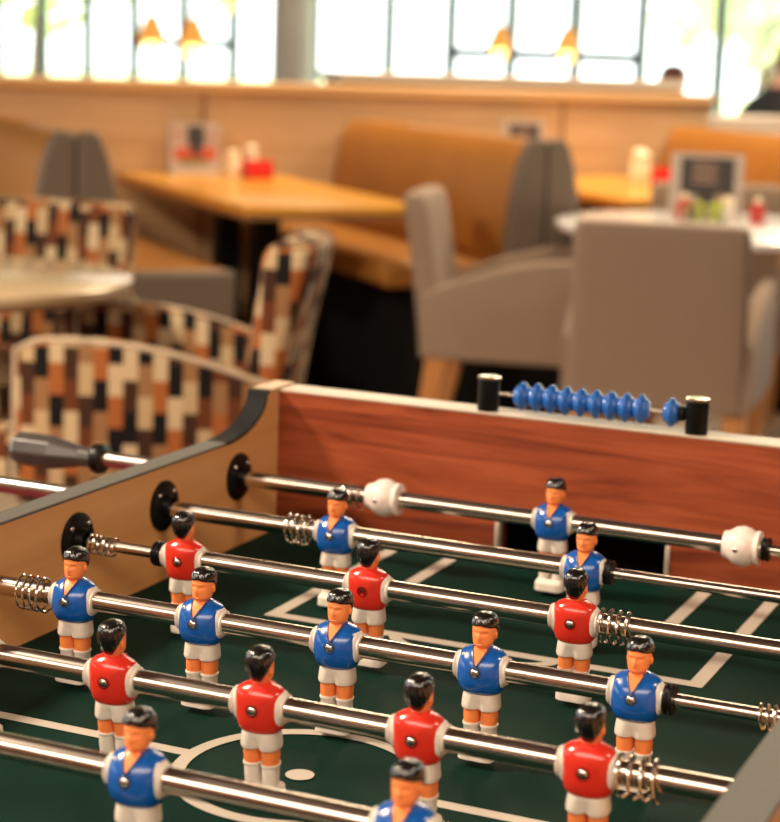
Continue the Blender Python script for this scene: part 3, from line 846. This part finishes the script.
# ---- ceiling lamps (above the frame)
def panel(name, x, y, w, d, power, col, label):
    t = thing('ceiling_lamp', label, 'lamp', (x, y, 0), 0, 'ceiling lamp panels')
    obj('frame', MB().box(-w / 2 - .03, w / 2 + .03, -d / 2 - .03, d / 2 + .03, 2.965, 2.999), 'white', t, smooth=False)
    obj('diffuser', MB().box(-w / 2, w / 2, -d / 2, d / 2, 2.955, 2.966), 'lampglow', t, smooth=False)
    l = bpy.data.lights.new('ceiling_light', 'AREA'); l.shape = 'RECTANGLE'; l.size = w; l.size_y = d; l.energy = power; l.color = col
    o = bpy.data.objects.new('ceiling_light', l); COL.objects.link(o); o.location = (x, y, 2.94)
    return t

# ---- people beyond the partition
def person(name, label, loc, rotz, cloth, hair, lean=0.0, hs=1.0):
    t = thing(name, label, 'person', loc, rotz)
    me = bpy.data.meshes.new('body')
    J = {'pelvis': (0, 0, .50, .13), 'belly': (.02, 0, .66, .125), 'chest': (.03, 0, .84, .135), 'neck': (.04, 0, 1.0, .055), 'jaw': (.068, 0, 1.09, .078), 'head': (.055, 0, 1.17, .108), 'crown': (.05, 0, 1.23, .06)}
    seq = list(J.values()); ed = [(0, 1), (1, 2), (2, 3), (3, 4), (4, 5), (5, 6)]
    for s in (-1, 1):
        b = len(seq)
        seq += [(.03, s * .17, .92, .065), (.10, s * .22, .70, .048), (.30, s * .16, .68, .036), (.38, s * .13, .69, .03)]
        ed += [(2, b), (b, b + 1), (b + 1, b + 2), (b + 2, b + 3)]
        b = len(seq)
        seq += [(.06, s * .10, .50, .09), (.42, s * .12, .50, .07), (.42, s * .12, .10, .045), (.55, s * .12, .05, .035)]
        ed += [(0, b), (b, b + 1), (b + 1, b + 2), (b + 2, b + 3)]
    vs = [(x + lean * max(0, z - .5), y, z) for x, y, z, r in seq]
    me.from_pydata(vs, ed, [])
    o = bpy.data.objects.new('body', me); COL.objects.link(o); o.parent = t
    sk = o.modifiers.new('skin', 'SKIN'); sk.use_smooth_shade = True
    for i, q in enumerate(seq): me.skin_vertices[0].data[i].radius = (q[3], q[3] * (1 if q[3] < .1 or i == 5 else 1.25))
    me.skin_vertices[0].data[0].use_root = True
    ss = o.modifiers.new('sub', 'SUBSURF'); ss.levels = 1; ss.render_levels = 2
    me.materials.append(M['pskin'])
    sh = lambda z: lean * max(0, z - .5)
    hx = .05 + sh(1.17)
    # hair: shell over the crown and back of the head, open at the face
    hb = MB(); rings = []
    for i in range(9):
        ring = []
        for j in range(28):
            t_ = 2 * pi * j / 28; front = max(0, cos(t_))
            z0 = 1.085 + .105 * front ** .6 if front > 0 else 1.085
            z = z0 + (1.268 - z0) * i / 8; q = max(.02, 1 - ((z - 1.165) / .112) ** 2) ** .5
            ring.append((hx - .004 + .106 * q * cos(t_), .098 * q * sin(t_), z))
        rings.append(ring)
    obj('hair', hb.loft(rings, False, True), hair, t)
    tors = [(.42, .165, .195), (.50, .165, .20), (.62, .155, .20), (.78, .155, .225), (.90, .145, .245), (.955, .12, .215), (.99, .085, .12), (1.02, .07, .075)]
    obj('jacket', MB().loft([sell(.025 + sh(z), 0, z, a, b, 2.3, 28) for z, a, b in tors]), cloth, t)
    f = MB().sphere((hx + .090, 0, 1.145), .018, .012, .020, 10, 8)
    obj('nose', f, 'pskin', t)
    obj('mouth', MB().sphere((.125 + sh(1.10), 0, 1.100), .014, .022, .005, 10, 8), 'pcloth2', t)
    for s in (-1, 1):
        obj('eye', MB().sphere((hx + .078, s * .034, 1.172), .012, .014, .009, 10, 8), 'black', t)
        obj('ear', MB().sphere((hx, s * .097, 1.15), .02, .012, .03, 10, 8), 'pskin', t)
        obj('sleeve', MB().tube([(.03 + sh(.94), s * .17, .945), (.035 + sh(.90), s * .215, .90), (.10 + sh(.70), s * .235, .70), (.16 + sh(.69), s * .215, .672), (.29 + sh(.68), s * .165, .682), (.335 + sh(.68), s * .15, .686)], [.070, .082, .070, .066, .056, .052], 14), cloth, t)
        obj('trouser_leg', MB().tube([(.0, s * .09, .49), (.10, s * .105, .50), (.36, s * .12, .505), (.43, s * .12, .47), (.43, s * .12, .30), (.425, s * .12, .10)], [.11, .115, .095, .09, .075, .068], 14), 'trousers', t)
        obj('shoe', MB().sphere((.49, s * .12, .06), .13, .052, .045, 18, 10, e=2.6), 'black', t)
        hd = MB(); h0 = Vector((.39 + sh(.69), s * .13, .69))
        hd.sphere(h0 + Vector((.03, 0, 0)), .05, .04, .018, 14, 8)
        for k in range(4):
            y = (k - 1.5) * .019; L_ = [.052, .064, .060, .046][k]
            p0 = h0 + Vector((.065, y, .002)); hd.tube([p0, p0 + Vector((L_ * .55, y * .1, -.004)), p0 + Vector((L_, y * .1, -.022))], [.0095, .0085, .0065], 8)
        p0 = h0 + Vector((.02, -s * .034, 0)); hd.tube([p0, p0 + Vector((.028, -s * .022, -.004)), p0 + Vector((.056, -s * .024, -.014))], [.0115, .010, .0075], 8)
        obj('hand', hd, 'pskin', t)
    # seat that carries the person
    return t
def stool(label, loc, rotz, h=0):
    t = thing('window_seat', label, 'seat', loc, rotz, 'seats by the window')
    obj('cushion', MB().box(-.22, .22, -.25, .25, 0.24 + h, .32 + h), 'grey', t, bevel=.02)
    obj('base', MB().box(-.18, .18, -.2, .2, 0.003, .239 + h), 'black', t, bevel=.01)
person('person', 'seated person with brown hair before the window, only the head showing', (-2.74, 11.06, -.06), R(-10), 'pcloth2', 'phair')
stool('low grey seat under the brown-haired person, behind the partition', (-2.73, 11.06, 0), R(-10))
person('person', 'seated person in a black jacket leaning at the right picture edge', (-1.48, 7.96, .09), R(24), 'pcloth', 'phair', .35)
stool('low grey seat under the person in the black jacket', (-1.48, 7.96, 0), R(24), .12)

# ------------------------------------------------------------------ outdoors
structure('ground', MB().box(-60, 60, 13.7, 90, -.4, -.3), 'grass', smooth=False)
def tree(label, x, y, h, r, seed):
    t = thing('tree', label, 'tree', (x, y, -.3), 0, 'pale trees outside the windows')
    obj('trunk', MB().tube([(0, 0, 0), (.1, 0, h * .3), (0, .1, h * .6)], [.22, .17, .1], 10), 'bark', t)
    rnd = random.Random(seed); f = MB()
    for i in range(420):
        a, b = rnd.uniform(0, 2 * pi), rnd.uniform(-1, 1); q = r * rnd.random() ** .4; s = math.sqrt(1 - b * b)
        c = Vector((q * s * cos(a), q * s * sin(a), h * .62 + q * b * .9))
        n = Vector((rnd.gauss(0, 1), rnd.gauss(0, 1), rnd.gauss(0, 1))).normalized(); u_ = n.orthogonal().normalized(); w_ = n.cross(u_); sz = rnd.uniform(.25, .5)
        f.add([c + u_ * sz, c + w_ * sz * .6, c - u_ * sz, c - w_ * sz * .6], [(0, 1, 2, 3)])
    obj('foliage', f, 'leaf', t, smooth=False)
tree('pale sunlit tree outside the left windows', -21.5, 31, 6.5, 2.6, 1)
tree('pale sunlit tree outside, beyond the right window bays', -7.2, 33, 6.0, 2.6, 2)
tree('pale sunlit tree outside at the far right behind the leaning person', 1.2, 26, 6.0, 2.8, 3)

# ------------------------------------------------------------------ light
w = bpy.data.worlds.new('sky'); scene.world = w; w.use_nodes = True
bg = w.node_tree.nodes['Background']; bg.inputs['Color'].default_value = (.95, 1.0, .97, 1); bg.inputs['Strength'].default_value = 3.2

def area(name, loc, target, size, sy, power, col):
    l = bpy.data.lights.new(name, 'AREA'); l.shape = 'RECTANGLE'; l.size = size; l.size_y = sy; l.energy = power; l.color = col
    o = bpy.data.objects.new(name, l); COL.objects.link(o); o.location = loc
    o.rotation_euler = (Vector(target) - Vector(loc)).to_track_quat('-Z', 'Y').to_euler()
    return o
panel('p1', -2.1, -1.05, .5, .5, 185, (1, .80, .60), 'square ceiling lamp panel left above the football table')
panel('p2', -.2, 3.5, .9, .9, 30, (1, .78, .52), 'square ceiling lamp panel above the dining chairs')
panel('p3', -2.0, 4.9, .8, .8, 58, (1, .74, .46), 'square ceiling lamp panel above the first booth')
panel('p4', -.2, 6.0, .8, .8, 75, (1, .82, .62), 'square ceiling lamp panel above the second booth')
panel('p5', .8, -3.7, 6.0, 1.5, 150, (1, .80, .62), 'long ceiling lamp panel across the room behind the camera')
panel('p7', 2.7, -.35, .7, .7, 36, (1, .80, .60), 'square ceiling lamp panel right of the football table')
panel('p6', -5.4, 10.3, .8, .8, 10, (1, .86, .68), 'added square ceiling lamp panel to light the round column')  # unseen lamp added to brighten the backlit column

# ------------------------------------------------------------------ camera
cam = bpy.data.cameras.new('camera'); co = bpy.data.objects.new('camera', cam); COL.objects.link(co)
Rv = Vector((.91270803, .40718836, .03408366)); Uv = Vector((-.10608598, .1555831, .9821098)); Fv = Vector((-.39460084, .8999953, -.18519893))
co.matrix_world = Matrix(((Rv.x, Uv.x, -Fv.x, .91131), (Rv.y, Uv.y, -Fv.y, -1.78244), (Rv.z, Uv.z, -Fv.z, 1.22), (0, 0, 0, 1)))
cam.sensor_fit = 'HORIZONTAL'; cam.sensor_width = 36; cam.lens = 1905.92 / 780 * 36
cam.clip_end = 300; cam.clip_start = .05
cam.dof.use_dof = True; cam.dof.focus_distance = 1.45; cam.dof.aperture_fstop = 7.0
scene.camera = co

scene.view_settings.view_transform = 'Standard'; scene.view_settings.look = 'None'
scene.view_settings.gamma = 1; scene.view_settings.exposure = 0.45; scene.view_settings.use_curve_mapping = False
scene.cycles.use_denoising = True
scene.cycles.max_bounces = 8; scene.cycles.sample_clamp_indirect = 6
